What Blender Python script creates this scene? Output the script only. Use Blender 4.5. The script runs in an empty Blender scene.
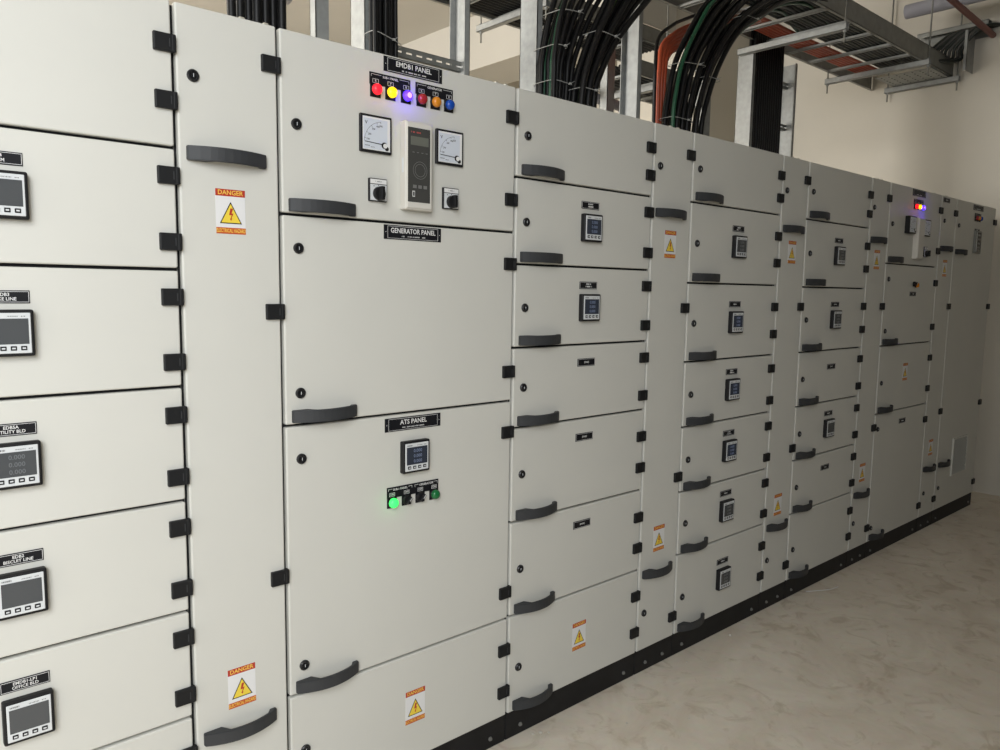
import bpy, bmesh, math, random
from mathutils import Vector, Matrix
random.seed(7)
S = bpy.context.scene
COL = S.collection

# ------------------------------------------------------------------ camera
YAW, PITCH, ROLL = 0.7249032, 0.1109356, 0.0147534
fw = Vector((math.sin(YAW)*math.cos(PITCH), math.cos(YAW)*math.cos(PITCH), -math.sin(PITCH)))
rt = Vector((math.cos(YAW), -math.sin(YAW), 0.0))
up = rt.cross(fw)
r2 = rt*math.cos(ROLL) + up*math.sin(ROLL)
u2 = up*math.cos(ROLL) - rt*math.sin(ROLL)
cd = bpy.data.cameras.new('camera')
cd.sensor_width = 36.0
cd.lens = 763.616*36.0/1000.0
cd.clip_start = 0.05
cam = bpy.data.objects.new('camera', cd)
COL.objects.link(cam)
M = Matrix((r2, u2, -fw)).transposed().to_4x4()
M.translation = Vector((0.0, -1.8464, 1.5625))
cam.matrix_world = M
S.camera = cam

# ------------------------------------------------------------------ light
w = bpy.data.worlds.new('daylight')
S.world = w
w.use_nodes = True
w.node_tree.nodes['Background'].inputs[0].default_value = (0.72, 0.86, 1.0, 1)
w.node_tree.nodes['Background'].inputs[1].default_value = 0.5

def area(name, loc, rot, sx, sy, power, col):
    l = bpy.data.lights.new(name, 'AREA')
    l.shape = 'RECTANGLE'; l.size = sx; l.size_y = sy
    l.energy = power; l.color = col
    o = bpy.data.objects.new(name, l)
    COL.objects.link(o)
    o.location = loc; o.rotation_euler = rot
    return o
area('front_opening_daylight', (-1.5, -3.05, 2.7), (math.radians(48), 0, math.radians(4)), 2.2, 2.4, 210, (0.94, 0.968, 0.99))
area('side_doorway_daylight', (-3.45, -0.95, 1.5), (0, math.radians(-90), 0), 2.6, 1.0, 14, (1.0, 0.99, 0.97))
area('rear_window_daylight', (-3.45, 4.3, 2.6), (0, math.radians(-90), 0), 2.4, 3.0, 530, (1.0, 0.96, 0.89))
vs = S.view_settings
S.display_settings.display_device = 'sRGB'
vs.view_transform = 'Standard'; vs.look = 'None'
vs.exposure = 0.0; vs.gamma = 1.0; vs.use_curve_mapping = False

# ------------------------------------------------------------------ materials
def mat(name, col, rough=0.5, metal=0.0, spec=0.5, emit=None, es=0.0, noise=0.0, nscale=20.0, bump=0.0, bscale=200.0):
    m = bpy.data.materials.new(name); m.use_nodes = True
    nt = m.node_tree; b = nt.nodes['Principled BSDF']
    b.inputs['Base Color'].default_value = (*col, 1)
    b.inputs['Roughness'].default_value = rough
    b.inputs['Metallic'].default_value = metal
    b.inputs['Specular IOR Level'].default_value = spec
    if emit:
        b.inputs['Emission Color'].default_value = (*emit, 1)
        b.inputs['Emission Strength'].default_value = es
    if noise or bump:
        tc = nt.nodes.new('ShaderNodeTexCoord')
    if noise:
        n = nt.nodes.new('ShaderNodeTexNoise'); n.inputs['Scale'].default_value = nscale
        n.inputs['Detail'].default_value = 6
        nt.links.new(tc.outputs['Object'], n.inputs['Vector'])
        r = nt.nodes.new('ShaderNodeValToRGB')
        r.color_ramp.elements[0].position = 0.3; r.color_ramp.elements[1].position = 0.7
        r.color_ramp.elements[0].color = (*[c*(1-noise) for c in col], 1)
        r.color_ramp.elements[1].color = (*[min(1, c*(1+noise)) for c in col], 1)
        nt.links.new(n.outputs['Fac'], r.inputs['Fac'])
        nt.links.new(r.outputs['Color'], b.inputs['Base Color'])
    if bump:
        n2 = nt.nodes.new('ShaderNodeTexNoise'); n2.inputs['Scale'].default_value = bscale
        n2.inputs['Detail'].default_value = 3
        nt.links.new(tc.outputs['Object'], n2.inputs['Vector'])
        bp = nt.nodes.new('ShaderNodeBump'); bp.inputs['Strength'].default_value = bump
        bp.inputs['Distance'].default_value = 0.002
        nt.links.new(n2.outputs['Fac'], bp.inputs['Height'])
        nt.links.new(bp.outputs['Normal'], b.inputs['Normal'])
    return m

PAINT = mat('powder_coat', (0.60, 0.595, 0.55), 0.48, spec=0.4, noise=0.015, nscale=3, bump=0.06, bscale=900)
GAPBLACK = mat('gap_black', (0.012, 0.012, 0.014), 0.8)  # near-black face behind the door gaps, also in the tray holes
HANDLE = mat('handle_plastic', (0.036, 0.038, 0.041), 0.55, spec=0.35, bump=0.1, bscale=600)
HINGE = mat('hinge_plastic', (0.009, 0.0095, 0.0105), 0.55, spec=0.3)
BLACK = mat('black_plastic', (0.009, 0.009, 0.010), 0.5, spec=0.3)
LOCKM = mat('lock_metal', (0.03, 0.03, 0.032), 0.3, metal=0.5)
SILVER = mat('meter_face', (0.62, 0.64, 0.65), 0.35, metal=0.0)
LCD_OFF = mat('lcd_dark', (0.07, 0.075, 0.08), 0.2, spec=0.5)
LCD_ON = mat('lcd_blue', (0.03, 0.035, 0.045), 0.2, emit=(0.10, 0.15, 0.30), es=0.03)
DIGIT = mat('lcd_digit', (0.10, 0.12, 0.16), 0.4, emit=(0.28, 0.38, 0.72), es=0.13)
DIGIT_OFF = mat('lcd_digit_unlit', (0.13, 0.14, 0.15), 0.4)
WHITE = mat('white_print', (0.75, 0.75, 0.74), 0.5)
PLATE = mat('engraved_plate', (0.006, 0.0065, 0.009), 0.5, spec=0.3)
PLINTH = mat('plinth_black', (0.009, 0.009, 0.010), 0.55, spec=0.3, noise=0.3, nscale=14)
ZINC = mat('dull_zinc', (0.22, 0.22, 0.21), 0.5, metal=0.4)
BOLT = mat('zinc_bolt', (0.62, 0.60, 0.52), 0.4, metal=0.6)
GALV = mat('galvanised_steel', (0.33, 0.34, 0.335), 0.6, metal=0.35, noise=0.12, nscale=30)
GALVD = mat('galvanised_dull', (0.26, 0.265, 0.25), 0.5, metal=0.5, noise=0.12, nscale=18)
CABLE = mat('cable_black', (0.005, 0.005, 0.0055), 0.45, spec=0.3)
CABLEG = mat('cable_green', (0.008, 0.075, 0.034), 0.4)
CABLEY = mat('cable_green_yellow', (0.06, 0.14, 0.02), 0.4)
CABLEO = mat('cable_orange', (0.42, 0.07, 0.025), 0.45)
CABLED = mat('cable_grey_green', (0.022, 0.028, 0.024), 0.5)
CABLEW = mat('cable_grey', (0.07, 0.07, 0.066), 0.6)  # plain grey, paler than the other dark cables
TIE = mat('cable_tie', (0.38, 0.38, 0.36), 0.4)
STICKW = mat('sticker_white', (0.72, 0.72, 0.72), 0.4)
STICKR = mat('sticker_red', (0.42, 0.035, 0.02), 0.4)
STICKO = mat('sticker_orange', (0.62, 0.13, 0.02), 0.4)
STICKO2 = mat('sticker_orange_red', (0.50, 0.085, 0.02), 0.4)
STICKY = mat('sticker_yellow', (0.80, 0.60, 0.06), 0.4)
STICKL = mat('sticker_lettering', (0.85, 0.55, 0.10), 0.4)
GFACE = mat('gauge_face', (0.60, 0.64, 0.70), 0.4)
CTRLW = mat('controller_case', (0.62, 0.60, 0.55), 0.45)
CTRLF = mat('controller_glass', (0.055, 0.055, 0.052), 0.12)
CTRLL = mat('controller_lines', (0.16, 0.16, 0.155), 0.3)
LCDG = mat('lcd_green_grey', (0.13, 0.135, 0.115), 0.25)
REDP = mat('red_print', (0.5, 0.08, 0.07), 0.4)
LAMPS = {
 'red_on': mat('lamp_red_lit', (0.8, 0.02, 0.03), 0.25, emit=(1.0, 0.006, 0.02), es=1.2),
 'yellow_on': mat('lamp_yellow_lit', (0.9, 0.6, 0.02), 0.25, emit=(1.0, 0.58, 0.0), es=1.3),
 'blue_on': mat('lamp_blue_lit', (0.1, 0.03, 0.8), 0.25, emit=(0.06, 0.02, 1.0), es=2.6),
 'blue_core': mat('lamp_blue_core', (0.6, 0.4, 0.9), 0.25, emit=(0.42, 0.24, 1.0), es=1.0),
 'green_on': mat('lamp_green_lit', (0.05, 0.8, 0.1), 0.25, emit=(0.03, 1.0, 0.12), es=1.5),
 'red': mat('lamp_red', (0.36, 0.02, 0.025), 0.2),
 'orange': mat('lamp_orange', (0.62, 0.22, 0.015), 0.2),
 'blue': mat('lamp_blue', (0.008, 0.06, 0.36), 0.2),
 'green': mat('lamp_green', (0.01, 0.14, 0.04), 0.2)}
PIPEP = mat('pvc_pipe', (0.36, 0.36, 0.41), 0.5)
PIPER = mat('red_pipe', (0.19, 0.055, 0.045), 0.5)
GRILLE = mat('grille_plastic', (0.44, 0.45, 0.43), 0.5)
CRUMB = mat('plaster_crumb', (0.55, 0.52, 0.46), 0.9)
WALLM = mat('wall_paint', (0.60, 0.57, 0.505), 0.9, spec=0.2, noise=0.05, nscale=0.9, bump=0.15, bscale=60)
WALLG = mat('unseen_wall_dark', (0.30, 0.29, 0.27), 0.9, spec=0.2, noise=0.1, nscale=2)  # unseen walls, darkened to cut the light they bounce back
CEILM = mat('ceiling_plaster', (0.53, 0.51, 0.465), 0.9, spec=0.2, noise=0.03, nscale=1.2)

def floor_mat():
    m = bpy.data.materials.new('bare_concrete'); m.use_nodes = True
    nt = m.node_tree; b = nt.nodes['Principled BSDF']; N = nt.nodes.new; L = nt.links.new
    tc = N('ShaderNodeTexCoord')
    n1 = N('ShaderNodeTexNoise'); n1.inputs['Scale'].default_value = 2.2; n1.inputs['Detail'].default_value = 8
    n1.inputs['Roughness'].default_value = 0.62; n1.inputs['Distortion'].default_value = 1.6
    n2 = N('ShaderNodeTexNoise'); n2.inputs['Scale'].default_value = 26; n2.inputs['Detail'].default_value = 6
    n3 = N('ShaderNodeTexNoise'); n3.inputs['Scale'].default_value = 6.5; n3.inputs['Detail'].default_value = 9; n3.inputs['Roughness'].default_value = 0.62
    n3.inputs['Distortion'].default_value = 1.5
    for n in (n1, n2, n3): L(tc.outputs['Object'], n.inputs['Vector'])
    r1 = N('ShaderNodeValToRGB')
    r1.color_ramp.elements[0].position = 0.34; r1.color_ramp.elements[0].color = (0.64, 0.565, 0.465, 1)
    r1.color_ramp.elements[1].position = 0.64; r1.color_ramp.elements[1].color = (0.74, 0.675, 0.575, 1)
    L(n1.outputs['Fac'], r1.inputs['Fac'])
    r3 = N('ShaderNodeValToRGB')                      # thin dusty swirls
    r3.color_ramp.elements[0].position = 0.53; r3.color_ramp.elements[0].color = (0, 0, 0, 1)
    r3.color_ramp.elements[1].position = 0.66; r3.color_ramp.elements[1].color = (1, 1, 1, 1)
    L(n3.outputs['Fac'], r3.inputs['Fac'])
    mul = N('ShaderNodeMath'); mul.operation = 'MULTIPLY'; mul.inputs[1].default_value = 0.55
    L(r3.outputs['Color'], mul.inputs[0])
    mx = N('ShaderNodeMix'); mx.data_type = 'RGBA'
    L(mul.outputs[0], mx.inputs['Factor']); L(r1.outputs['Color'], mx.inputs['A'])
    mx.inputs['B'].default_value = (0.46, 0.375, 0.275, 1)
    mx2 = N('ShaderNodeMix'); mx2.data_type = 'RGBA'; mx2.blend_type = 'MULTIPLY'; mx2.inputs['Factor'].default_value = 0.12
    L(mx.outputs['Result'], mx2.inputs['A']); L(n2.outputs['Color'], mx2.inputs['B'])
    L(mx2.outputs['Result'], b.inputs['Base Color'])
    b.inputs['Roughness'].default_value = 0.85; b.inputs['Specular IOR Level'].default_value = 0.25
    bp = N('ShaderNodeBump'); bp.inputs['Strength'].default_value = 0.25; bp.inputs['Distance'].default_value = 0.004
    L(n2.outputs['Fac'], bp.inputs['Height']); L(bp.outputs['Normal'], b.inputs['Normal'])
    return m
FLOORM = floor_mat()

# ------------------------------------------------------------------ mesh helpers
_text = {}
def text_data(body):
    if body not in _text:
        c = bpy.data.curves.new('t', 'FONT'); c.body = body; c.size = 1.0
        c.align_x = 'CENTER'; c.align_y = 'CENTER'; c.resolution_u = 2; c.offset = 0.015
        o = bpy.data.objects.new('t', c); COL.objects.link(o)
        bpy.context.view_layer.update()
        me = bpy.data.meshes.new_from_object(o.evaluated_get(bpy.context.evaluated_depsgraph_get()))
        vs_ = [tuple(v.co) for v in me.vertices]; fs = [tuple(p.vertices) for p in me.polygons]
        xs = [v[0] for v in vs_] or [0]
        bpy.data.objects.remove(o); bpy.data.curves.remove(c); bpy.data.meshes.remove(me)
        _text[body] = (vs_, fs, max(xs)-min(xs))
    return _text[body]

class MB:
    """collects shapes into one mesh"""
    def __init__(self): self.v = []; self.f = []; self.m = []; self.s = []; self.mats = []
    def mi(self, m):
        if m not in self.mats: self.mats.append(m)
        return self.mats.index(m)
    def add(self, vs_, fs, m, smooth=False):
        k = len(self.v); i = self.mi(m)
        self.v += [tuple(a) for a in vs_]
        for f in fs:
            self.f.append(tuple(k+a for a in f)); self.m.append(i); self.s.append(smooth)
        return self
    def box(self, x0, x1, y0, y1, z0, z1, m, front=None):
        vs_ = [(x0,y0,z0),(x1,y0,z0),(x1,y1,z0),(x0,y1,z0),(x0,y0,z1),(x1,y0,z1),(x1,y1,z1),(x0,y1,z1)]
        fs = [(0,3,2,1),(4,5,6,7),(1,2,6,5),(2,3,7,6),(3,0,4,7)]
        self.add(vs_, fs, m); self.add(vs_, [(0,1,5,4)], front or m); return self
    def bbox(self, x0, x1, y0, y1, z0, z1, m, r=0.004, seg=2):
        bm = bmesh.new(); bmesh.ops.create_cube(bm, size=1)
        for v in bm.verts:
            v.co = Vector(((x0+x1)/2+v.co.x*(x1-x0), (y0+y1)/2+v.co.y*(y1-y0), (z0+z1)/2+v.co.z*(z1-z0)))
        bmesh.ops.bevel(bm, geom=bm.edges[:], offset=r, segments=seg, affect='EDGES', profile=0.5)
        bm.verts.index_update()
        self.add([v.co for v in bm.verts], [[v.index for v in f.verts] for f in bm.faces], m)
        bm.free(); return self
    def prism(self, pts, y0, y1, m):
        """polygon in the x-z plane (seen from -y) given depth in y"""
        n = len(pts)
        vs_ = [(x, y0, z) for x, z in pts] + [(x, y1, z) for x, z in pts]
        fs = [tuple(range(n)), tuple(range(2*n-1, n-1, -1))] + [(i, i+n, (i+1) % n+n, (i+1) % n) for i in range(n)]
        return self.add(vs_, fs, m)
    def extrude_xy(self, pts, z0, z1, m):
        n = len(pts)
        vs_ = [(x, y, z0) for x, y in pts] + [(x, y, z1) for x, y in pts]
        fs = [tuple(range(n-1, -1, -1)), tuple(range(n, 2*n))] + [(i, (i+1) % n, (i+1) % n+n, i+n) for i in range(n)]
        return self.add(vs_, fs, m)
    def lathe(self, cx, cz, prof, m, n=20, y0=0.0, smooth=False):
        """profile (radius, y) turned about the y axis"""
        vs_ = []; fs = []
        for r, y in prof:
            for k in range(n):
                a = 2*math.pi*k/n
                vs_.append((cx+r*math.cos(a), y0+y, cz+r*math.sin(a)))
        for i in range(len(prof)-1):
            for k in range(n):
                a, b = i*n+k, i*n+(k+1) % n
                fs.append((a, a+n, b+n, b))
        fs.append(tuple(range((len(prof)-1)*n, len(prof)*n))[::-1])
        return self.add(vs_, fs, m, smooth)
    def tube(self, pts, r, m, n=8, cap=True):
        pts = [Vector(p) for p in pts]; vs_ = []; fs = []
        t = (pts[1]-pts[0]).normalized()
        u = t.orthogonal().normalized()
        for i, p in enumerate(pts):
            a = pts[max(i-1, 0)]; b = pts[min(i+1, len(pts)-1)]
            t2 = (b-a).normalized()
            u = (u - t2*u.dot(t2)).normalized(); v = t2.cross(u)
            for k in range(n):
                q = 2*math.pi*k/n
                vs_.append(p + u*(r*math.cos(q)) + v*(r*math.sin(q)))
        for i in range(len(pts)-1):
            for k in range(n):
                a, b = i*n+k, i*n+(k+1) % n
                fs.append((a, b, b+n, a+n))
        if cap:
            fs.append(tuple(range(n))[::-1]); fs.append(tuple(range((len(pts)-1)*n, len(pts)*n)))
        return self.add(vs_, fs, m, True)
    def text(self, body, cx, cz, h, y, m, maxw=None):
        vs_, fs, wd = text_data(body)
        sx = h/0.7; sz = h/0.7
        if maxw and wd*sx > maxw: sx = maxw/wd
        return self.add([(cx+a*sx, y, cz+b*sz) for a, b, _ in vs_], fs, m)
    def strokes(self, cx, cz, wd, h, y, m, seed=0):
        """print too small to read in the photograph: tiny upright strokes"""
        rr = random.Random(seed); x = cx-wd/2
        while x < cx+wd/2:
            b = rr.uniform(0.0010, 0.0024)
            if rr.random() > 0.18: self.box(x, x+b*0.7, y, y+0.0004, cz-h/2*rr.uniform(.7, 1), cz+h/2, m)
            x += b+0.0008
        return self
    def mesh(self, name):
        me = bpy.data.meshes.new(name)
        me.from_pydata(self.v, [], self.f)
        for m in self.mats: me.materials.append(m)
        me.polygons.foreach_set('material_index', self.m)
        me.polygons.foreach_set('use_smooth', self.s)
        me.update(); return me
    def build(self, name, parent=None, loc=(0, 0, 0), label=None):
        return put(name, self.mesh(name), parent, loc, label)

def put(name, me, parent=None, loc=(0, 0, 0), label=None):
    o = bpy.data.objects.new(name, me); COL.objects.link(o)
    o.location = loc
    if parent: o.parent = parent
    if label: o['label'] = label
    return o
def tag(o, label, cat, group=None):
    o['label'] = label; o['category'] = cat
    if group: o['group'] = group
    return o
def thing(name, label, cat, loc=(0, 0, 0), group=None):
    o = bpy.data.objects.new(name, None); COL.objects.link(o); o.location = loc
    o.empty_display_size = 0.1
    return tag(o, label, cat, group)
def struct(name, mb, parent=None):
    o = mb.build(name, parent); o['kind'] = 'structure'; return o

# ------------------------------------------------------------------ room shell
XL, XR, YF, YB, ZC = -3.4, 6.88, -9.0, 6.6, 4.3
struct('floor', MB().box(XL-.4, XR+.4, YF-.4, YB+.4, -0.12, 0, FLOORM))
struct('ceiling', MB().box(XL-.4, XR+.4, YF-.4, YB+.4, ZC, ZC+.2, CEILM))
struct('wall_right', MB().box(XR, XR+.2, YF-.2, YB+.2, 0, ZC, WALLM))
struct('wall_back', MB().box(XL, XR, YB, YB+.2, 0, ZC, WALLM))
struct('wall_front', MB().box(1.0, XR, YF-.2, YF, 0, ZC, WALLG))  # out of view, set far back so less light bounces
struct('wall_front_near', MB().box(XL, -2.75, -3.2, -3.0, 0, ZC, WALLG).box(-.25, 1.0, -3.2, -3.0, 0, ZC, WALLG).box(-2.75, -.25, -3.2, -3.0, 3.9, ZC, WALLG).box(1.0, 1.2, YF, -3.0, 0, ZC, WALLG))  # unseen stepped wall, its deep recess added to swallow bounced light
wl = MB()                                                    # doorway and rear window opening in the left wall
wl.box(XL-.2, XL, -3.2, -1.5, 0, ZC, WALLG); wl.box(XL-.2, XL, -0.4, 2.6, 0, ZC, WALLG)
wl.box(XL-.2, XL, 6.0, YB+.2, 0, ZC, WALLG)
wl.box(XL-.2, XL, -1.5, -0.4, 2.9, ZC, WALLG)
wl.box(XL-.2, XL, 2.6, 6.0, 0, 1.2, WALLG); wl.box(XL-.2, XL, 2.6, 6.0, 4.0, ZC, WALLG)
struct('wall_left', wl)
struct('wall_column', MB().box(5.93, XR, 2.3, 3.2, 0, ZC, WALLM))
struct('ceiling_beam', MB().box(5.1, 5.7, 2.35, YB, 3.78, ZC, CEILM))

# ------------------------------------------------------------------ shared small parts (origin on the door face, y grows into the cabinet)
def handle_mesh():
    # split into convex quads so that the arch stays open behind the grip
    mb = MB(); z0, z1 = -0.0165, 0.0165
    def slab(poly): mb.extrude_xy(poly, z0, z1, HANDLE)
    K = .96                                                  # length factor
    oy = lambda x: -(0.011+0.028*(1-((x-.1)/.1)**2))
    iy = lambda x: -(0.002+0.027*(1-((x-.1)/.1)**2))
    xs = [0, .012, .026, .048, .064, .08, .1, .12, .138, .155, .172, .184, .2]
    for a, b in zip(xs[:-1], xs[1:]):
        ba = 0 if a <= .048 or a >= .184 else iy(a)
        bb = 0 if b <= .048 or b >= .184 else iy(b)
        slab([(a*K, ba), (a*K, oy(a)), (b*K, oy(b)), (b*K, bb)])
    bm = bmesh.new(); me = mb.mesh('handle'); bm.from_mesh(me)
    bmesh.ops.remove_doubles(bm, verts=bm.verts, dist=1e-5)
    seen = {}
    for f in bm.faces: seen.setdefault(frozenset(v.index for v in f.verts), []).append(f)
    bmesh.ops.delete(bm, geom=[f for l in seen.values() if len(l) > 1 for f in l], context='FACES')
    bmesh.ops.recalc_face_normals(bm, faces=bm.faces)
    sharp = [e for e in bm.edges if len(e.link_faces) == 2 and e.calc_face_angle(0) > 0.6]
    bmesh.ops.bevel(bm, geom=sharp, offset=0.0016, segments=2, affect='EDGES')
    bm.to_mesh(me); bm.free(); return me
def hinge_mesh():
    mb = MB()
    mb.bbox(-0.046, 0.0005, -0.011, 0, -0.0198, 0.0198, HINGE, 0.002)
    mb.bbox(-0.007, 0.0030, -0.012, 0.003, -0.0198, 0.0198, HINGE, 0.0025, 3)
    mb.box(-0.0125, -0.0105, -0.0118, -0.0105, -0.009, 0.009, HANDLE)
    return mb.mesh('hinge')
def lock_mesh():
    mb = MB()
    mb.lathe(0, 0, [(0.0142, 0), (0.0142, -0.004), (0.0120, -0.0065), (0.0090, -0.0065), (0.0084, -0.003), (0.0, -0.003)], LOCKM, 20)
    mb.lathe(0, 0, [(0.0062, -0.003), (0.0055, -0.0055), (0.0, -0.0055)], BLACK, 10)
    mb.box(-0.0005, 0.0005, -0.0068, -0.0055, -0.004, 0.004, SILVER)
    return mb.mesh('lock')
def meter_mesh(lit, digits=True):
    mb = MB(); D = 0.02
    mb.bbox(-0.048, 0.048, -D, 0, -0.048, 0.048, BLACK, 0.004, 3)
    mb.bbox(-0.0415, 0.0415, -D-0.0012, -D+0.002, -0.0415, 0.0415, SILVER, 0.001, 1)
    y = -D-0.0012
    mb.box(-0.037, 0.037, y-0.0005, y+.0005, -0.0225, 0.030, LCD_ON if lit else LCD_OFF)
    mb.strokes(-0.026, 0.035, 0.018, 0.0035, y-0.0006, BLACK, 3)
    mb.strokes(0.014, 0.0345, 0.036, 0.002, y-0.0006, LCD_OFF, 4)
    if digits:
        for k in range(3):
            mb.text('0.000', 0.002, 0.0185-0.0155*k, 0.0095, y-0.0008, DIGIT if lit else DIGIT_OFF)
    for k in range(4):
        x = -0.0275+0.0182*k
        mb.bbox(x-0.0055, x+0.0055, y-0.0015, y+.001, -0.0355, -0.0265, BLACK, 0.0008, 1)
        mb.box(x-0.003, x+0.003, y-0.0019, y-0.0014, -0.0325, -0.0295, SILVER)
    return mb.mesh('meter')
def sticker_mesh():
    mb = MB(); W, H = 0.0365, 0.0530; y = -0.0006
    mb.box(-W, W, y, 0, -H, H, STICKW)
    mb.box(-W, W, y-.0002, y, H-.0165, H, STICKR)
    mb.box(-W, W, y-.0002, y, -H, -H+.0150, STICKO2)
    mb.text('DANGER', 0, H-.0083, 0.0108, y-.0004, STICKL, 0.062)
    mb.text('ELECTRICAL HAZARD', 0, -H+.0075, 0.0090, y-.0004, STICKL, 0.072)
    mb.prism([(-0.0275, -0.0285), (0.0275, -0.0285), (0, 0.0235)], y-.0003, y, BLACK)
    mb.prism([(-0.0237, -0.0262), (0.0237, -0.0262), (0, 0.0187)], y-.0005, y, STICKY)
    mb.prism([(-0.001, 0.008), (0.006, 0.008), (0.0015, -0.004), (0.0065, -0.0035), (0.001, -0.0155), (0.003, -0.0155),
              (0.0005, -0.0215), (-0.003, -0.0165), (-0.001, -0.016), (0.002, -0.0075), (-0.0045, -0.0085)], y-.0008, y, STICKR)
    return mb.mesh('warning_sticker')
def lamp_mesh(key):
    mb = MB()
    mb.lathe(0, 0, [(0.0158, 0), (0.0158, -0.006), (0.0145, -0.008)], BLACK, 20)
    m = LAMPS[key]
    if key == 'blue_on':
        mb.lathe(0, 0, [(0.0145, -0.007), (0.0145, -0.014), (0.0120, -0.0185), (0.0075, -0.0205)], m, 20, smooth=True)
        mb.lathe(0, 0, [(0.0075, -0.0205), (0.004, -0.0215), (0.0, -0.0217)], LAMPS['blue_core'], 20, smooth=True)
    else:
        mb.lathe(0, 0, [(0.0145, -0.007), (0.0145, -0.014), (0.0120, -0.0185), (0.0065, -0.0207), (0.001, -0.0215)], m, 20, smooth=True)
    return mb.mesh('indicator_lamp')
def gauge_mesh(depth):
    mb = MB(); W = 0.05; y = -depth
    mb.bbox(-W, W, y, 0, -W, W, BLACK, 0.0015, 1)
    mb.box(-0.0435, 0.0435, y-.0006, y+.001, -0.0435, 0.0435, WHITE)
    mb.box(-0.0415, 0.0345, y-.0010, y, -0.0415, 0.0385, GFACE)
    cx, cz, R = 0.020, -0.026, 0.060
    a0, a1 = math.radians(96), math.radians(176)
    pr = None
    for k in range(17):                                      # printed scale arc with ticks
        a = a0+(a1-a0)*k/16
        p = (cx+R*math.cos(a), cz+R*math.sin(a)); q = (cx+(R-.0008)*math.cos(a), cz+(R-.0008)*math.sin(a))
        if pr: mb.add([(pr[0][0], y-.0012, pr[0][1]), (p[0], y-.0012, p[1]), (q[0], y-.0012, q[1]), (pr[1][0], y-.0012, pr[1][1])], [(0, 3, 2, 1)], LCD_OFF)
        pr = (p, q)
    for s, deg in (('500', 97), ('400', 109), ('300', 128), ('200', 151), ('100', 168)):
        a = math.radians(deg)
        for rr, wv in ((R-.002, 1),):
            d = Vector((math.cos(a), math.sin(a))); n = Vector((-d.y, d.x))*0.0005
            c = Vector((cx, cz)); A = c+d*(R-.005); B = c+d*R
            mb.add([(v.x, y-.0012, v.y) for v in (A-n, B-n, B+n, A+n)], [(0, 1, 2, 3)], BLACK)
        mb.text(s, cx+(R-.0115)*math.cos(a), cz+(R-.0115)*math.sin(a), 0.0048, y-.0012, BLACK)
    mb.text('V', -0.033, 0.027, 0.009, y-.0012, BLACK)
    mb.strokes(-0.03, -0.033, 0.014, 0.003, y-.0013, LCD_OFF, 2)
    mb.strokes(-0.012, -0.036, 0.012, 0.002, y-.0013, LCD_OFF, 5)
    a = math.radians(177); d = Vector((math.cos(a), math.sin(a))); n = Vector((-d.y, d.x))*0.0009
    c = Vector((cx, cz)); A = c; B = c+d*0.058
    mb.add([(v.x, y-.0022, v.y) for v in (A-n, B-n, B+n, A+n)], [(0, 1, 2, 3)], BLACK)
    mb.lathe(cx+.004, cz-.002, [(0.0085, y), (0.0085, y-.003), (0, y-.003)], BLACK, 16)
    mb.lathe(cx+.006, cz-.003, [(0.0065, y-.002), (0.0065, y-.0042), (0, y-.0042)], WHITE, 16)
    mb.lathe(cx+.012, cz-.010, [(0.0055, y-.001), (0.0055, y-.0035), (0, y-.0035)], BLACK, 16)
    return mb.mesh('gauge')
def switch_mesh():
    mb = MB()
    mb.bbox(-0.0285, 0.0285, -0.010, 0, -0.031, 0.031, BLACK, 0.0012, 1)
    y = -0.010
    mb.box(-0.0262, 0.0262, y-.0006, y+.001, 0.0165, 0.0285, WHITE)
    mb.box(-0.0262, 0.0262, y-.0006, y+.001, -0.0285, 0.0145, SILVER)
    mb.strokes(0, 0.0225, 0.02, 0.003, y-.0010, BLACK, 8)
    for x, z in ((-.015, .010), (0, .012), (.015, .010)): mb.box(x-.001, x+.001, y-.001, y, z-.0015, z+.0015, BLACK)
    mb.lathe(0, -0.010, [(0.0185, y), (0.0185, y-.008), (0.0165, y-.011), (0, y-.011)], BLACK, 20)
    mb.bbox(-0.0058, 0.0058, y-.026, y-.008, -0.0275, 0.0085, BLACK, 0.002, 2)
    return mb.mesh('selector_switch')
def small_switch_mesh():
    mb = MB()
    mb.lathe(0, 0, [(0.0155, 0), (0.0155, -0.007), (0.0135, -0.010), (0, -0.010)], BLACK, 18)
    k = MB(); k.bbox(-0.004, 0.004, -0.022, -0.009, -0.012, 0.012, BLACK, 0.001, 1); k.box(-.0008, .0008, -.0226, -.0218, -.002, .0115, WHITE)
    ca, sa = math.cos(-.7), math.sin(-.7)
    vv = [(x*ca-z*sa, y_, x*sa+z*ca) for x, y_, z in k.v]
    for mi_, m in enumerate(k.mats):
        mb.add(vv, [f for f, q in zip(k.f, k.m) if q == mi_], m)
    return mb.mesh('rotary_switch')
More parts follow.
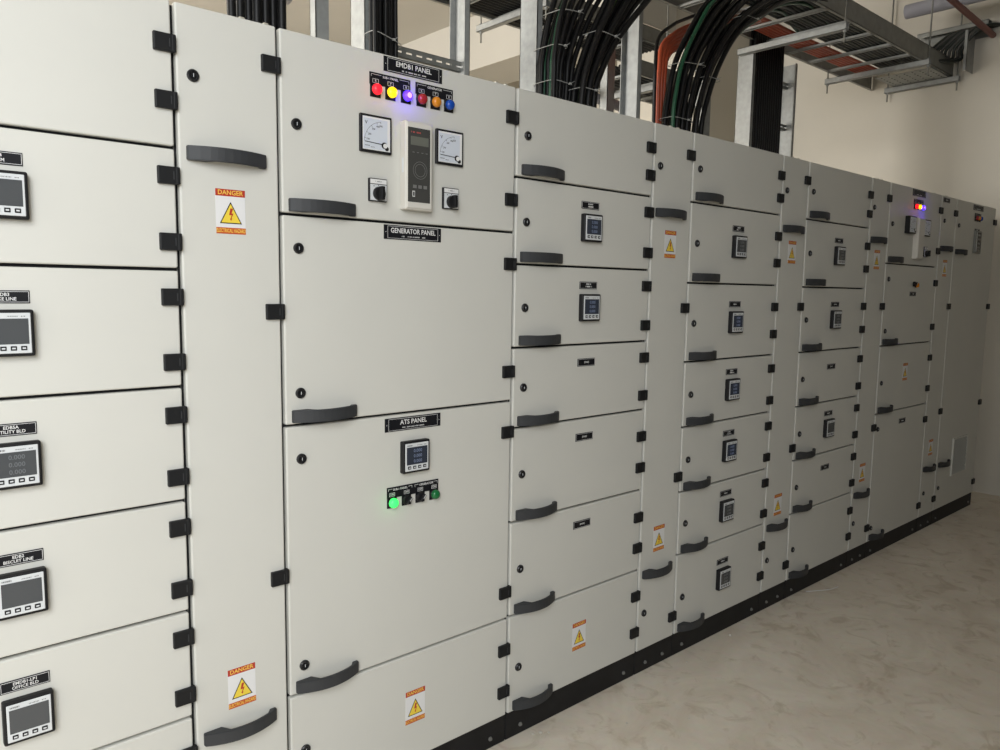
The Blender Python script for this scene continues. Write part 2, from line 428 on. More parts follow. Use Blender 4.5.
def controller_mesh(closed=False):
    mb = MB(); W, H, D = 0.047, 0.122, 0.030; y = -D
    mb.bbox(-W, W, y, 0, -H, H, CTRLW, 0.004, 3)
    mb.bbox(-W+.004, W-.004, y-.003, y+.002, -H+.004, H-.004, CTRLW, 0.003, 2)
    y -= .003
    if closed: return mb.mesh('controller')
    mb.box(-W+.006, W-.012, y-.0006, y+.001, -H+.021, H-.018, CTRLF)
    mb.strokes(-.012, H-.031, .036, .0045, y-.0012, REDP, 9)
    mb.box(-W+.015, W-.018, y-.001, y, H-.066, H-.042, LCDG)
    mb.box(-W-.001, -W+.001, y+.012, y+.020, -.02, .02, SILVER)
    for r in (0.0245, 0.018):
        for k in range(24):
            a, b = 2*math.pi*k/24, 2*math.pi*(k+1)/24
            mb.add([(q*math.cos(t), y-.001, -.012+q*math.sin(t)) for q, t in ((r, a), (r, b), (r-.0012, b), (r-.0012, a))], [(0, 3, 2, 1)], CTRLL)
    for k in range(4): mb.box(-.026+.015*k, -.019+.015*k, y-.001, y, .036, .0375, CTRLL)
    for k in range(3): mb.box(-.024+.018*k, -.012+.018*k, y-.001, y, -.062, -.053, CTRLL)
    mb.box(-.026, -.018, y-.0012, y, -.086, -.070, WHITE); mb.box(-.0245, -.0195, y-.0016, y, -.084, -.072, BLACK)
    return mb.mesh('controller')
def lamp(d, key, x, z, label):
    o = put('indicator_lamp', LM[key], d, (x, 0, z), label)
    g = {'red_on': ((1, .03, .03), .010), 'yellow_on': ((1, .6, .05), .008), 'blue_on': ((.07, .02, 1), .12), 'green_on': ((.05, 1, .15), .010)}.get(key)
    if g:                                                    # the light this lamp gives off
        l = bpy.data.lights.new('lamp_light', 'POINT'); l.color = g[0]; l.energy = g[1]; l.shadow_soft_size = .006
        lo_ = bpy.data.objects.new('lamp_light', l); COL.objects.link(lo_); lo_.parent = o; lo_.location = (0, -.034, 0)
    return o
HM, GM, KM = handle_mesh(), hinge_mesh(), lock_mesh()
METER_ON, METER_OFF, METER_BLANK = meter_mesh(True), meter_mesh(False), meter_mesh(False, False)
STK, SWM, SSW, CTM, CTC = sticker_mesh(), switch_mesh(), small_switch_mesh(), controller_mesh(), controller_mesh(True)
GAU, GAU_DEEP = gauge_mesh(0.010), gauge_mesh(0.028)
LM = {k: lamp_mesh(k) for k in LAMPS if k != 'blue_core'}

def nameplate(lines, W, H, holes=False, greek=None, seed=0, big=None):
    mb = MB(); y = -0.0022
    mb.bbox(-W/2, W/2, y, 0, -H/2, H/2, PLATE, 0.0006, 1)
    i = 0.0018 if not holes else 0.012; j = 0.0022 if not holes else 0.003; t = 0.0008; y2 = y-.0003
    for a in ((-W/2+i, W/2-i, H/2-j-t, H/2-j), (-W/2+i, W/2-i, -H/2+j, -H/2+j+t), (-W/2+i, -W/2+i+t, -H/2+j, H/2-j), (W/2-i-t, W/2-i, -H/2+j, H/2-j)):
        mb.box(a[0], a[1], y2, y, a[2], a[3], WHITE)
    if holes:
        for sx in (-1, 1): mb.lathe(sx*(W/2-.006), 0, [(0.0012, y), (0.0012, y-.0005), (0, y-.0005)], WHITE, 8)
    n = len(lines)
    if big:
        mb.text(lines[0], 0, 0.0045, big, y2-.0002, WHITE, W*0.78)
        mb.strokes(0, -H/2+.0095, W*0.4, 0.0036, y2-.0002, WHITE, seed)
    elif greek:
        for k in range(greek): mb.strokes(0, (0.0042 if k == 0 else -0.0042) if greek == 2 else 0, W*(.34 if k else .28), 0.0055, y2-.0002, WHITE, seed+k)
    else:
        hh = 0.0066
        for k, s in enumerate(lines):
            z = (0.0045 if k == 0 else -0.0045) if n == 2 else 0
            mb.text(s, 0, z, hh, y2-.0002, WHITE, W*0.86)
    return mb.mesh('nameplate')

# ------------------------------------------------------------------ switchgear row
DEPTH, HT, PL = 1.0, 2.2, 0.1
GAPX, GAPZ = 0.0048, 0.0036
def cabinet(name, label, x0, x1, gr, bolts=()):
    t = thing(name, label, 'cabinet', (x0, 0, 0), gr)
    W = x1-x0
    mb = MB(); mb.box(0.001, W-.001, 0.022, DEPTH, PL, HT-.004, PAINT, front=GAPBLACK)
    mb.build('enclosure', t)
    p = MB(); p.bbox(0.0015, W-.0015, 0.006, DEPTH-.02, 0, PL, PLINTH, 0.002, 1)
    po = p.build('plinth', t, label='black plinth')
    for bx in (0.07, W-.07):
        b = MB(); b.lathe(0, 0, [(0.008, 0), (0.008, -0.003), (0.0055, -0.003), (0.0055, -0.007), (0, -0.007)], ZINC, 6)
        b.build('bolt', po, (bx, 0.006, 0.035))
    for bx in bolts:
        b = MB(); b.box(-0.010, 0.010, -0.010, 0.010, 0, 0.006, BOLT); b.bbox(-0.008, .008, -.008, .008, .006, .017, BOLT, .003, 1)
        b.build('roof_bolt', t, (bx, 0.035, HT-.004), label='pale lifting bolt on the roof edge')
    return t
def door(t, W, z0, z1, label=None):
    mb = MB(); a, b = GAPX, W-GAPX
    zz1 = z1-(GAPZ if z1 < HT-.01 else 0); zz0 = z0+(GAPZ if z0 > PL+.01 else 0)
    mb.bbox(a, b, 0, 0.021, zz0, zz1, PAINT, 0.0042, 3)
    return mb.build('door', t, label=label)
def hinges(d, W, zs):
    for z in zs: put('hinge', GM, d, (W, 0, z-.001))
def locks(d, x, zs):
    for z in zs: put('lock', KM, d, (x, 0, z))
def handle(d, x, z): return put('handle', HM, d, (x, 0, z-.009))
def sticker(d, x, z, r=0.0):
    o = put('warning_sticker', STK, d, (x, 0, z), 'white danger sticker with yellow shock triangle'); o.rotation_euler.y = r; return o

SEAM = dict(Z=-0.079, A=0.632, B=0.8845, C=1.6895, D=2.398, E=2.6535, F=3.3665, G=3.614, H=4.3225, I=4.568, J=5.3555, K=5.6205, L=6.415)
GC, GN = 'grey feeder cabinets in the switchgear row', 'narrow grey cable cabinets in the switchgear row'

# nearest feeder column, cut by the left edge of the picture
x0, x1 = SEAM['Z'], SEAM['A']; W = x1-x0
c = cabinet('switchgear_cabinet', 'grey feeder cabinet at the left end of the row, its doors carrying big silver meters', x0, x1, GC)
cells = [2.2, 1.876, 1.599, 1.323, 1.046, 0.768, 0.493, 0.1]
hz = [(2.105, 1.98), (1.813, 1.663), (1.536, 1.384), (1.258, 1.108), (0.9835, 0.831), (0.7055, 0.556), (0.399, 0.199)]
lz = [2.05, 1.75, 1.47, 1.19, 0.91, 0.64, 0.3]
names = [None, ['EDB4', 'CREAM'], ['EDB3', 'CAKE LINE'], ['EDB5A', 'UTILITY BLD'], ['EDB2', 'BISCUIT LINE'], ['EMDB1-LP1', 'OFFICE BLD'], None]
for k in range(7):
    d = door(c, W, cells[k+1], cells[k])
    hinges(d, W, hz[k]); locks(d, 0.05, [lz[k]]); handle(d, 0.025, cells[k+1]+0.03)
    if names[k]:
        mz = (cells[k]+cells[k+1])/2+(0, .001, -.001, 0, .0005, -.0005)[k]; mx_ = W/2+(0, .004, .002, .003, .001, .002)[k]
        put('meter', [None, METER_BLANK, METER_BLANK, METER_OFF, METER_BLANK, METER_BLANK][k], d, (mx_, 0, mz))
        put('nameplate', nameplate(names[k], 0.094, 0.0265), d, (W/2+.0005, 0, mz+0.0738))

def narrow(label, a, b, hz_, stz, lx=0.0415, hx=0.021, bolts=(0.14, 0.19)):
    x0, x1 = SEAM[a], SEAM[b]; W = x1-x0
    c = cabinet('cable_cabinet', label, x0, x1, GN, bolts)
    d = door(c, W, PL, HT)
    hinges(d, W, hz_); locks(d, lx, [2.044, 0.257])
    handle(d, hx, 1.877); handle(d, hx, 0.432)
    for z in stz: sticker(d, W/2-.003, z, random.uniform(-.01, .01))
    return c, d, W
narrow('narrow full-height grey cabinet left of the EMDB1 panel, nearest of the narrow ones', 'A', 'B', (2.107, 1.50, 0.797, 0.19), (1.741, 0.53), bolts=(0.175, 0.236))

# incomer / generator / transfer switch column
x0, x1 = SEAM['B'], SEAM['C']; W = x1-x0
c = cabinet('switchgear_cabinet', 'wide grey cabinet bearing the EMDB1, GENERATOR and ATS nameplates', x0, x1, GC, (0.745, 0.785))
zs = [2.2, 1.7475, 1.1985, 0.4485, 0.1]
d = door(c, W, zs[1], zs[0], 'top door with gauges, indicator lamps and controller')
hinges(d, W, (2.105, 1.850)); locks(d, 0.046, [1.974]); handle(d, 0.021, zs[1]+.032)
def legend_plate(d, x0p, ztop, W, tabs, titles, letters, H):
    mb = MB(); y = -0.0022; y2 = y-.0004
    mb.box(0, W, y, 0, -0.032, 0, PLATE)
    for x in tabs: mb.box(x-.0165, x+.0165, y, 0, -H, -0.0315, PLATE)
    for tx, s, wd in titles:
        mb.text(s, tx, -.008, .0062, y2, WHITE, wd)
        for sx in (-1, 1):
            e = tx+sx*(W/len(titles)/2-.005)
            mb.box(min(e, tx+sx*(wd/2+.002)), max(e, tx+sx*(wd/2+.002)), y2, y, -.0055, -.0047, WHITE)
            mb.box(e-.0004, e+.0004, y2, y, -.0115, -.0047, WHITE)
    for x, s in zip(tabs, letters):
        a, b, t, u = x-.0095, x+.0095, -.0275, -.0165
        for q in ((a, b, t, t+.0008), (a, b, u-.0008, u), (a, a+.0008, t, u), (b-.0008, b, t, u)): mb.box(q[0], q[1], y2, y, q[2], q[3], WHITE)
        mb.text(s, x, (t+u)/2, .006, y2, WHITE, .014)
    return mb.build('legend_plate', d, (x0p, 0, ztop))
put('nameplate', nameplate(['EMDB1 PANEL'], 0.2, 0.0400, True, seed=11, big=0.0135), d, (1.292-x0, 0, 2.1755), 'black EMDB1 PANEL nameplate')
LZ = 2.0995
tx = [1.1655, 1.2140, 1.2655, 1.3165, 1.3660, 1.4150]
legend_plate(d, 1.147-x0, 2.1450, 0.133, [t-1.147 for t in tx[:3]], [(0.0665, 'SUB-1 PANEL', 0.056)], 'RYB', 0.065)
legend_plate(d, 1.2985-x0, 2.1450, 0.133, [t-1.2965 for t in tx[3:]], [(0.0665, 'GENERATOR', 0.056)], 'RYB', 0.065)
for x, k, lb in zip(tx, ('red_on', 'yellow_on', 'blue_on', 'red', 'orange', 'blue'), ('lit red lamp', 'lit yellow lamp', 'lit violet-blue lamp', 'unlit red lamp', 'unlit orange lamp', 'unlit blue lamp')):
    lamp(d, k, x-x0, LZ, lb)
put('gauge', GAU, d, (1.163-x0, 0, 1.9805)); put('gauge', GAU, d, (1.4175-x0, 0, 1.977))
put('controller', CTM, d, (1.292-x0, 0, 1.907), 'light grey flip-cover controller with dark glass face')
put('selector_switch', SWM, d, (1.169-x0, 0, 1.8315)); put('selector_switch', SWM, d, (1.4225-x0, 0, 1.8305))
d = door(c, W, zs[2], zs[1], 'plain door with the GENERATOR PANEL nameplate')
hinges(d, W, (1.647, 1.298)); locks(d, 0.047, [1.662, 1.284]); handle(d, 0.021, zs[2]+.034)
put('nameplate', nameplate(['GENERATOR PANEL'], 0.2, 0.0400, True, seed=12, big=0.0135), d, (1.2915-x0, 0, 1.7205), 'black GENERATOR PANEL nameplate')
d = door(c, W, zs[3], zs[2], 'tall door with meter and the ATS PANEL nameplate')
hinges(d, W, (1.097, 0.546)); locks(d, 0.047, [1.107, 0.529]); handle(d, 0.021, zs[3]+.034)
put('nameplate', nameplate(['ATS PANEL'], 0.2, 0.0400, True, seed=13, big=0.0135), d, (1.2935-x0, 0, 1.1675), 'black ATS PANEL nameplate')
put('meter', METER_ON, d, (1.2935-x0, 0, 1.068))
lg = [1.2175, 1.269, 1.3185, 1.370]
legend_plate(d, 1.2005-x0, 0.9825, 0.186, [t-1.2005 for t in lg], [(0.046, 'SUB-1 PANEL', 0.052), (0.140, 'GENERATOR', 0.052)], ['ON', 'OFF', 'OFF', 'ON'], 0.062)
lamp(d, 'green_on', lg[0]-x0, 0.9375, 'lit green lamp')
put('rotary_switch', SSW, d, (lg[1]-x0, 0, 0.9375)); put('rotary_switch', SSW, d, (lg[2]-x0, 0, 0.9375))
put('indicator_lamp', LM['green'], d, (lg[3]-x0, 0, 0.9375), 'unlit green lamp')
d = door(c, W, zs[4], zs[3], 'bottom door with danger sticker')
hinges(d, W, (0.342, 0.192)); locks(d, 0.047, [0.282]); handle(d, 0.021, zs[4]+.034); sticker(d, 1.3035-x0, 0.2745, 0.01)

def feeder(label, a, b, cells, hz_, lz_, content, dx=0.0, lx=0.05):
    x0, x1 = SEAM[a], SEAM[b]; W = x1-x0
    c = cabinet('switchgear_cabinet', label, x0, x1, GC)
    for k in range(len(cells)-1):
        d = door(c, W, cells[k+1], cells[k])
        hinges(d, W, hz_[k]); locks(d, lx, lz_[k]); handle(d, 0.024, cells[k+1]+0.033)
        e = content[k]
        if not e: continue
        if e[0] == 'meter':
            put('meter', e[2], d, (W/2+dx, 0, e[1]))
            put('nameplate', nameplate([], 0.092, 0.026, greek=e[3], seed=e[4]), d, (W/2+dx, 0, e[1]+0.0785))
        elif e[0] == 'plate':
            put('nameplate', nameplate(e[2], 0.092, 0.028), d, (W/2+dx, 0, e[1]))
        elif e[0] == 'sticker': sticker(d, W/2-dx+e[2], e[1], -0.01)
    return c
HZ7 = [(2.106, 2.004), (1.830, 1.707), (1.503, 1.376), (1.213, 1.061), (0.937, 0.785), (0.659, 0.508), (0.346, 0.195)]
LZ7 = [[2.062], [1.764], [1.436], [1.138], [0.860], [0.583], [0.256]]
feeder('grey seven-door cabinet right of the ATS panel, two meters above SPARE plates', 'C', 'D', [2.2, 1.925, 1.647, 1.373, 1.104, 0.781, 0.450, 0.1],
       [(2.105, 2.003), (1.865, 1.713), (1.586, 1.436), (1.311, 1.163), (1.0, 0.875), (0.673, 0.547), (0.346, 0.193)],
       [[2.058], [1.784], [1.505], [1.239], [0.943], [0.611], [0.257]],
       [None, ('meter', 1.7835, METER_ON, 2, 21), ('meter', 1.5045, METER_ON, 2, 25), ('plate', 1.3085, ['SPARE']), ('plate', 1.0365, ['SPARE']), ('plate', 0.710, ['SPARE']), ('sticker', 0.2785, 0.012)], dx=0.005)
narrow('narrow full-height grey cabinet between the SPARE-plate column and the first six-meter column', 'D', 'E', (2.108, 1.501, 0.798, 0.19), (1.751, 0.557))
feeder('grey seven-door cabinet with six meters, standing right of centre', 'E', 'F', [2.2, 1.928, 1.6025, 1.2765, 1.002, 0.7245, 0.451, 0.1], HZ7, LZ7,
       [None, ('meter', 1.7635, METER_OFF, 2, 31), ('meter', 1.4365, METER_ON, 1, 33), ('meter', 1.138, METER_ON, 2, 35), ('meter', 0.862, METER_ON, 2, 37), ('meter', 0.586, METER_OFF, 1, 39), ('meter', 0.268, METER_OFF, 1, 41)])
narrow('narrow full-height grey cabinet right of the six-meter column', 'F', 'G', (2.109, 1.503, 0.797, 0.193), (1.762, 0.526))
feeder('grey seven-door cabinet with three pale meters, second column left of the far gauge cabinet', 'G', 'H', [2.2, 1.928, 1.599, 1.275, 1.0015, 0.7265, 0.449, 0.1], HZ7, LZ7,
       [None, ('meter', 1.763, METER_OFF, 1, 51), ('meter', 1.4345, METER_OFF, 1, 53), ('plate', 1.187, ['SPARE']), ('meter', 0.859, METER_BLANK, 1, 55), ('plate', 0.646, ['SPARE']), None])
narrow('narrow full-height grey cabinet just left of the far cabinet with the lit lamps', 'H', 'I', (2.109, 1.502, 0.796, 0.195), (1.762, 0.545))

# far incomer column
x0, x1 = SEAM['I'], SEAM['J']; W = x1-x0
c = cabinet('switchgear_cabinet', 'wide grey cabinet near the far end with lit lamps, gauges and long controller', x0, x1, GC, (0.745,))
zs = [2.2, 1.7475, 1.271, 0.870, 0.1]
d = door(c, W, zs[1], zs[0], 'top door with lit lamps and gauges')
hinges(d, W, (2.103, 1.850)); locks(d, 0.05, [1.972]); handle(d, 0.024, zs[1]+.032)
put('nameplate', nameplate([''], 0.2, 0.040, True, seed=61, big=0.0135), d, (0.410, 0, 2.1755))
legend_plate(d, 0.335, 2.1385, 0.146, [.023, .073, .123], [(0.073, '', 0.06)], ['', '', ''], 0.06)
for x, k, lb in zip((0.358, 0.408, 0.458), ('red_on', 'yellow_on', 'blue_on'), ('lit red lamp', 'lit yellow lamp', 'lit violet-blue lamp')):
    lamp(d, k, x, 2.094, lb)
put('gauge', GAU_DEEP, d, (0.279, 0, 1.980)); put('gauge', GAU, d, (0.556, 0, 1.979))
put('controller', CTC, d, (0.408, 0, 1.907), 'light grey flip-cover controller'); put('selector_switch', SWM, d, (0.556, 0, 1.834))
d = door(c, W, zs[2], zs[1])
hinges(d, W, (1.647, 1.369)); locks(d, 0.05, [1.657, 1.357]); handle(d, 0.024, zs[2]+.033)
put('nameplate', nameplate([], 0.094, 0.026, greek=1, seed=63), d, (0.422, 0, 1.575))
put('rotary_switch', SSW, d, (0.424, 0, 1.635)); put('indicator_lamp', LM['orange'], d, (0.455, 0, 1.629), 'small unlit orange lamp')
d = door(c, W, zs[3], zs[2])
hinges(d, W, (1.170, 0.971)); locks(d, 0.05, [1.052]); handle(d, 0.024, zs[3]+.033); sticker(d, 0.392, 1.10)
d = door(c, W, zs[4], zs[3])
hinges(d, W, (0.767, 0.190)); locks(d, 0.045, [0.779, 0.180]); handle(d, 0.024, zs[4]+.034)
put('nameplate', nameplate([], 0.096, 0.03, greek=1, seed=65), d, (0.402, 0, 0.795))
cn, dn, Wn = narrow('narrow full-height grey cabinet second from the far end of the row', 'J', 'K', (2.105, 1.498, 0.794, 0.190), (1.745, 0.561), lx=0.06)
put('nameplate', nameplate([], 0.11, 0.03, greek=1, seed=67), dn, (-0.0+0.075, 0, 2.174))

# last column with the ventilation grille
x0, x1 = SEAM['K'], SEAM['L']; W = x1-x0
c = cabinet('switchgear_cabinet', 'grey single-door cabinet at the far end with a ventilation grille', x0, x1, GC, (0.70,))
d = door(c, W, PL, HT)
hinges(d, W-.004, (2.100, 1.495, 0.790, 0.188)); locks(d, 0.06, [2.032, 0.250]); handle(d, 0.026, 1.868); handle(d, 0.026, 0.425)
put('nameplate', nameplate([''], 0.2, 0.036, True, seed=71, big=0.013), d, (0.415, 0, 2.173))
legend_plate(d, 0.352, 2.136, 0.126, [.02, .063, .106], [(0.063, '', 0.05)], ['', '', ''], 0.055)
for x, k in zip((0.375, 0.415, 0.458), ('red', 'orange', 'blue')): put('indicator_lamp', LM[k], d, (x, 0, 2.103))
put('nameplate', nameplate([], 0.1, 0.016, greek=1, seed=73), d, (0.42, 0, 2.023))
mb = MB(); mb.bbox(-0.06, 0.06, -0.014, 0, -0.078, 0.078, GALVD, 0.003, 1); mb.box(-.047, .047, -.0150, -.013, -.066, .066, CTRLF)
mb.box(-.047, -.036, -.0158, -.0145, -.066, .066, SILVER)
for k in range(4): mb.box(-.02, .03, -.0157, -.0148, .042-.028*k, .053-.028*k, CTRLL)
mb.build('breaker_window', d, (0.425, 0, 1.940), 'small framed window over breaker switches')
vb = MB(); vx0, vx1, vz0, vz1 = 0.287, 0.555, 0.312, 0.560
for q in ((vx0-.010, vx1+.010, vz1, vz1+.010), (vx0-.010, vx1+.010, vz0-.010, vz0), (vx0-.010, vx0, vz0, vz1), (vx1, vx1+.010, vz0, vz1)):
    vb.box(q[0], q[1], -.010, 0, q[2], q[3], PAINT)
vo = vb.build('ventilation_grille', d, label='square louvred ventilation grille')
ns = 13; st = (vz1-vz0)/ns
sl = MB()
for k in range(ns):
    z = vz0+st*k
    sl.add([(vx0, -.0105, z), (vx1, -.0105, z), (vx1, -.0005, z+st*.95), (vx0, -.0005, z+st*.95), (vx0, -.0085, z-.001), (vx1, -.0085, z-.001)],
           [(0, 1, 2, 3), (4, 5, 1, 0), (0, 3, 4), (1, 5, 2)], GRILLE)
lo = sl.build('louvre', d); lo['kind'] = 'stuff'

# ------------------------------------------------------------------ cable ladders, struts and rods above the row
def post(x, y, z0, z1, depth=0.1, fl=0.028, t=0.003, open_right=True):
    mb = MB(); s = 1 if open_right else -1
    def bx(a, b, c_, d_): mb.box(min(a, b), max(a, b), c_, d_, z0, z1, GALV)
    bx(x, x+s*t, y, y+depth); bx(x, x+s*fl, y, y+t); bx(x, x+s*fl, y+depth-t, y+depth)
    return mb
def vladder(label, xa, xb, y, z0, z1, rung_z, depth=0.1):
    t = thing('vertical_cable_ladder', label, 'cable ladder', (xa, y, z0), 'upright galvanised cable ladders')
    post(0, 0, 0, z1-z0, depth).build('side_rail', t)
    post(xb-xa, 0, 0, z1-z0, depth, open_right=False).build('side_rail', t)
    for z in rung_z:
        mb = MB(); zz = z-z0; y0 = depth*.55; y1 = y0+.026; H = .021
        Wr = xb-xa
        mb.box(.003, Wr-.003, y0, y0+.002, zz-H, zz-.0035, GALVD); mb.box(.003, Wr-.003, y0, y0+.002, zz+.0035, zz+H, GALVD)
        k = .003
        n = int(Wr/.055)
        for q in range(n+1):                                  # webs between the punched slots
            a = .003+(Wr-.006)*q/(n+1); b = a+.022
            mb.box(a, b, y0, y0+.002, zz-.0035, zz+.0035, GALVD)
        mb.box(.003, Wr-.003, y0, y1, zz+H-.002, zz+H, GALVD); mb.box(.003, Wr-.003, y0, y1, zz-H, zz-H+.002, GALVD)
        mb.build('rung', t)
    return t
vladder('galvanised upright cable ladder left of the EMDB1 nameplate, with a slotted rung', 1.563, 2.063, 0.70, 2.196, ZC, (2.485, 2.95, 3.4))
vladder('galvanised upright cable ladder around the big black cable bend', 2.205, 2.870, 0.45, 2.196, 3.9, (2.24, 3.6))
vladder('galvanised upright cable ladder under the far tray, black cables inside', 4.89, 5.496, 1.10, 0.0, 3.25, (2.8, 2.45, 3.1), 0.12)
def upright(label, x, y, z0, z1, w_=0.05, d_=0.045):
    mb = MB(); mb.box(x, x+.003, y, y+d_, z0, z1, GALV); mb.box(x, x+w_, y, y+.003, z0, z1, GALV); mb.box(x, x+w_, y+d_-.003, y+d_, z0, z1, GALV)
    mb.box(x-.004, x+w_+.004, y-.004, y+d_+.004, z1, z1+.006, GALV)
    o = mb.build('support_post', None); return tag(o, label, 'post')
upright('short galvanised post behind the bent cables, top bolted under the rear tray', 3.04, 0.80, 2.196, 2.895, 0.055, 0.05)
upright('slim galvanised post between EMDB1 nameplate and left cable drop, seen behind the roof', 1.31, 0.60, 2.196, ZC, 0.05, 0.04)
upright('thin galvanised post behind the orange and black cables', 3.87, 0.80, 2.196, 2.835, 0.085, 0.05)

def htray(label, xa, xb, ya, yb, z, H, rx, group='horizontal cable ladders overhead'):
    t = thing('cable_ladder', label, 'cable ladder', (xa, ya, z), group)
    W_, L_ = yb-ya, xb-xa
    for y, s in ((0, 1), (W_, -1)):
        mb = MB(); a, b = (y, y+s*.003); mb.box(0, L_, min(a, b), max(a, b), 0, H, GALVD)
        a, b = (y, y+s*.022); mb.box(0, L_, min(a, b), max(a, b), 0, .003, GALVD); mb.box(0, L_, min(a, b), max(a, b), H-.003, H, GALVD)
        mb.build('side_rail', t)
    for x in rx:
        mb = MB(); mb.box(x-xa-.02, x-xa+.02, .003, W_-.003, .012, .014, GALV)
        for s in (-1, 1): mb.box(x-xa+s*.02-.001, x-xa+s*.02+.001, .003, W_-.003, .000, .014, GALV)
        mb.box(x-xa-.020, x-xa-.010, .003, W_-.003, 0, .002, GALV); mb.box(x-xa+.010, x-xa+.020, .003, W_-.003, 0, .002, GALV)
        mb.build('rung', t)
    return t
ZT = 3.31
T1A, T1B = 0.515, 1.155
htray('broad cable ladder overhead running to the end wall, orange and black cables on it', 3.0, 6.87, T1A, T1B, ZT, 0.125, [3.1+.33*k for k in range(11)])
htray('rear cable ladder full of dark cables, behind the black cable bend', 1.9, 4.75, 1.66, 2.11, ZT, 0.1, [2.1+.33*k for k in range(8)])
htray('low rear cable ladder glimpsed between the two cable bends', 4.05, 5.0, 1.55, 2.0, 3.02, 0.1, [4.2+.3*k for k in range(3)])
pt = MB(); px0, px1, py0, py1 = 6.46, 6.86, 0.53, 0.95
pt.box(px0, px1, py0, py1, ZT-.012, ZT-.010, GALV)
pt.box(px0, px1, py0, py0+.002, ZT-.012, ZT, GALV); pt.box(px0, px1, py1-.002, py1, ZT-.012, ZT, GALV)
for i in range(7):
    for j in range(7):
        pt.box(px0+.03+.055*i, px0+.046+.055*i, py0+.03+.058*j, py0+.040+.058*j, ZT-.0128, ZT-.0118, GAPBLACK)
tag(pt.build('perforated_tray'), 'perforated steel tray plate at the end wall, under the last strut span', 'tray')

def strut(label, x, ya, yb, z, rods):
    t = thing('strut_channel', label, 'bracket', (x, ya, z), 'strut channels hanging on threaded rods')
    mb = MB(); L_ = yb-ya; h = .041
    mb.box(-.0205, -.018, 0, L_, 0, h, GALV); mb.box(.018, .0205, 0, L_, 0, h, GALV); mb.box(-.0205, .0205, 0, L_, 0, .0025, GALV)
    mb.box(-.0205, -.010, 0, L_, h-.0025, h, GALV); mb.box(.010, .0205, 0, L_, h-.0025, h, GALV)
    mb.build('channel', t)
    for y, top in rods:
        m2 = MB(); m2.tube([(0, y-ya, -.07), (0, y-ya, top-z)], .006, GALVD, 6)
        m2.lathe(0, 0, [(.011, 0), (.011, .001)], GALV, 6) if False else None
        m2.build('threaded_rod', t, label='thin threaded rod')
        n_ = MB(); n_.extrude_xy([(.011*math.cos(a*math.pi/3), y-ya+.011*math.sin(a*math.pi/3)) for a in range(6)], -.012, 0, GALV)
        n_.extrude_xy([(.011*math.cos(a*math.pi/3), y-ya+.011*math.sin(a*math.pi/3)) for a in range(6)], h, h+.010, GALV)
        n_.build('nut', t)
    return t
strut('strut channel bolted across the top of the upright ladder with black cables', 4.866, 0.448, 1.20, 3.198, [(0.464, ZC)])
strut('strut channel under the far tray, second from the end wall', 6.265, 0.47, 1.26, ZT-.041, [(0.482, ZC), (1.245, ZC)])
strut('strut channel carrying the perforated tray, nearest the end wall', 6.835, 0.455, 1.02, ZT-.055, [(0.47, ZC), (1.0, ZC)])
strut('short strut channel under the low rear ladder', 4.5, 1.53, 2.02, 2.979, [(1.54, ZC), (2.01, ZC)])
strut('strut channel under the rear tray with its rod end sticking out', 3.40, 1.60, 2.26, ZT-.041, [(2.235, ZC), (1.62, ZC)])

# ------------------------------------------------------------------ cables
def spline(P, n=6):
    P = [Vector(p) for p in P]; P = [P[0]*2-P[1]] + P + [P[-1]*2-P[-2]]; out = []
    for i in range(1, len(P)-2):
        a, b, c_, d_ = P[i-1:i+3]
        for k in range(n):
            t = k/n
            out.append(0.5*((2*b)+(c_-a)*t+(2*a-5*b+4*c_-d_)*t*t+(3*b-a-3*c_+d_)*t**3))
    out.append(P[-2]); return out
def cable(P, r, m, label, group, n=6):
    mb = MB(); mb.tube(spline(P, n), r, m, 8)
    o = mb.build('power_cable'); return tag(o, label, 'cable', group)
def lerp(a, b, t): return [x+(y-x)*t for x, y in zip(a, b)]
def bundle(PL_, PR, n, r, y0, y1, label, group, special={}, ytop=None):
    """n cables spread between a left and a right centre line given as (x, z)"""
    paths = []
    for i in range(n):
        t = i/(n-1) if n > 1 else .5
        P = []
        for k, (a, b) in enumerate(zip(PL_, PR)):
            q = lerp(a, b, t)
            yy = y0+(y1-y0)*((i*0.618) % 1.0)
            s = k/(len(PL_)-1)
            if ytop: yy = yy+(ytop[0]+(ytop[1]-ytop[0])*((i*.618) % 1)-yy)*max(0, s*2.5-1.5)
            jit = random.uniform(-.004, .004) if 0 < k < len(PL_)-1 else 0
            P.append((q[0]+jit, yy, q[1]))
        m, lb, g = special.get(i, (CABLE, label, group))
        cable(P, r if i not in special else r*.75, m, lb, g)
        paths.append(spline(P, 10))
    return paths, r
GR = lambda where: (CABLEG, 'green earth cable in the %s' % where, 'green earth cables in the %s' % where)
# left drop behind the first narrow cabinet
bundle([(0.928, 2.18), (0.928, 3.0), (0.928, ZC)], [(1.085, 2.18), (1.085, 3.0), (1.085, ZC)], 11, .0140, .38, .44,
       'thick black cable in the straight drop above the nearest narrow cabinet', 'cables dropping at far left',
       {1: (CABLEG, 'green earth cable in the far left vertical drop', None)})
# drop beside the EMDB1 nameplate
B1 = bundle([(1.560, 2.18), (1.560, 2.7), (1.555, 3.3), (1.54, ZC)], [(1.665, 2.18), (1.665, 2.5), (1.650, 3.0), (1.60, ZC)], 12, .0085, .62, .69,
       'thin black cable in the straight bundle above the EMDB1 nameplate', 'cables above the EMDB1 nameplate',
       {3: (CABLEG, 'green earth cable in the bundle above the EMDB1 nameplate', None)})
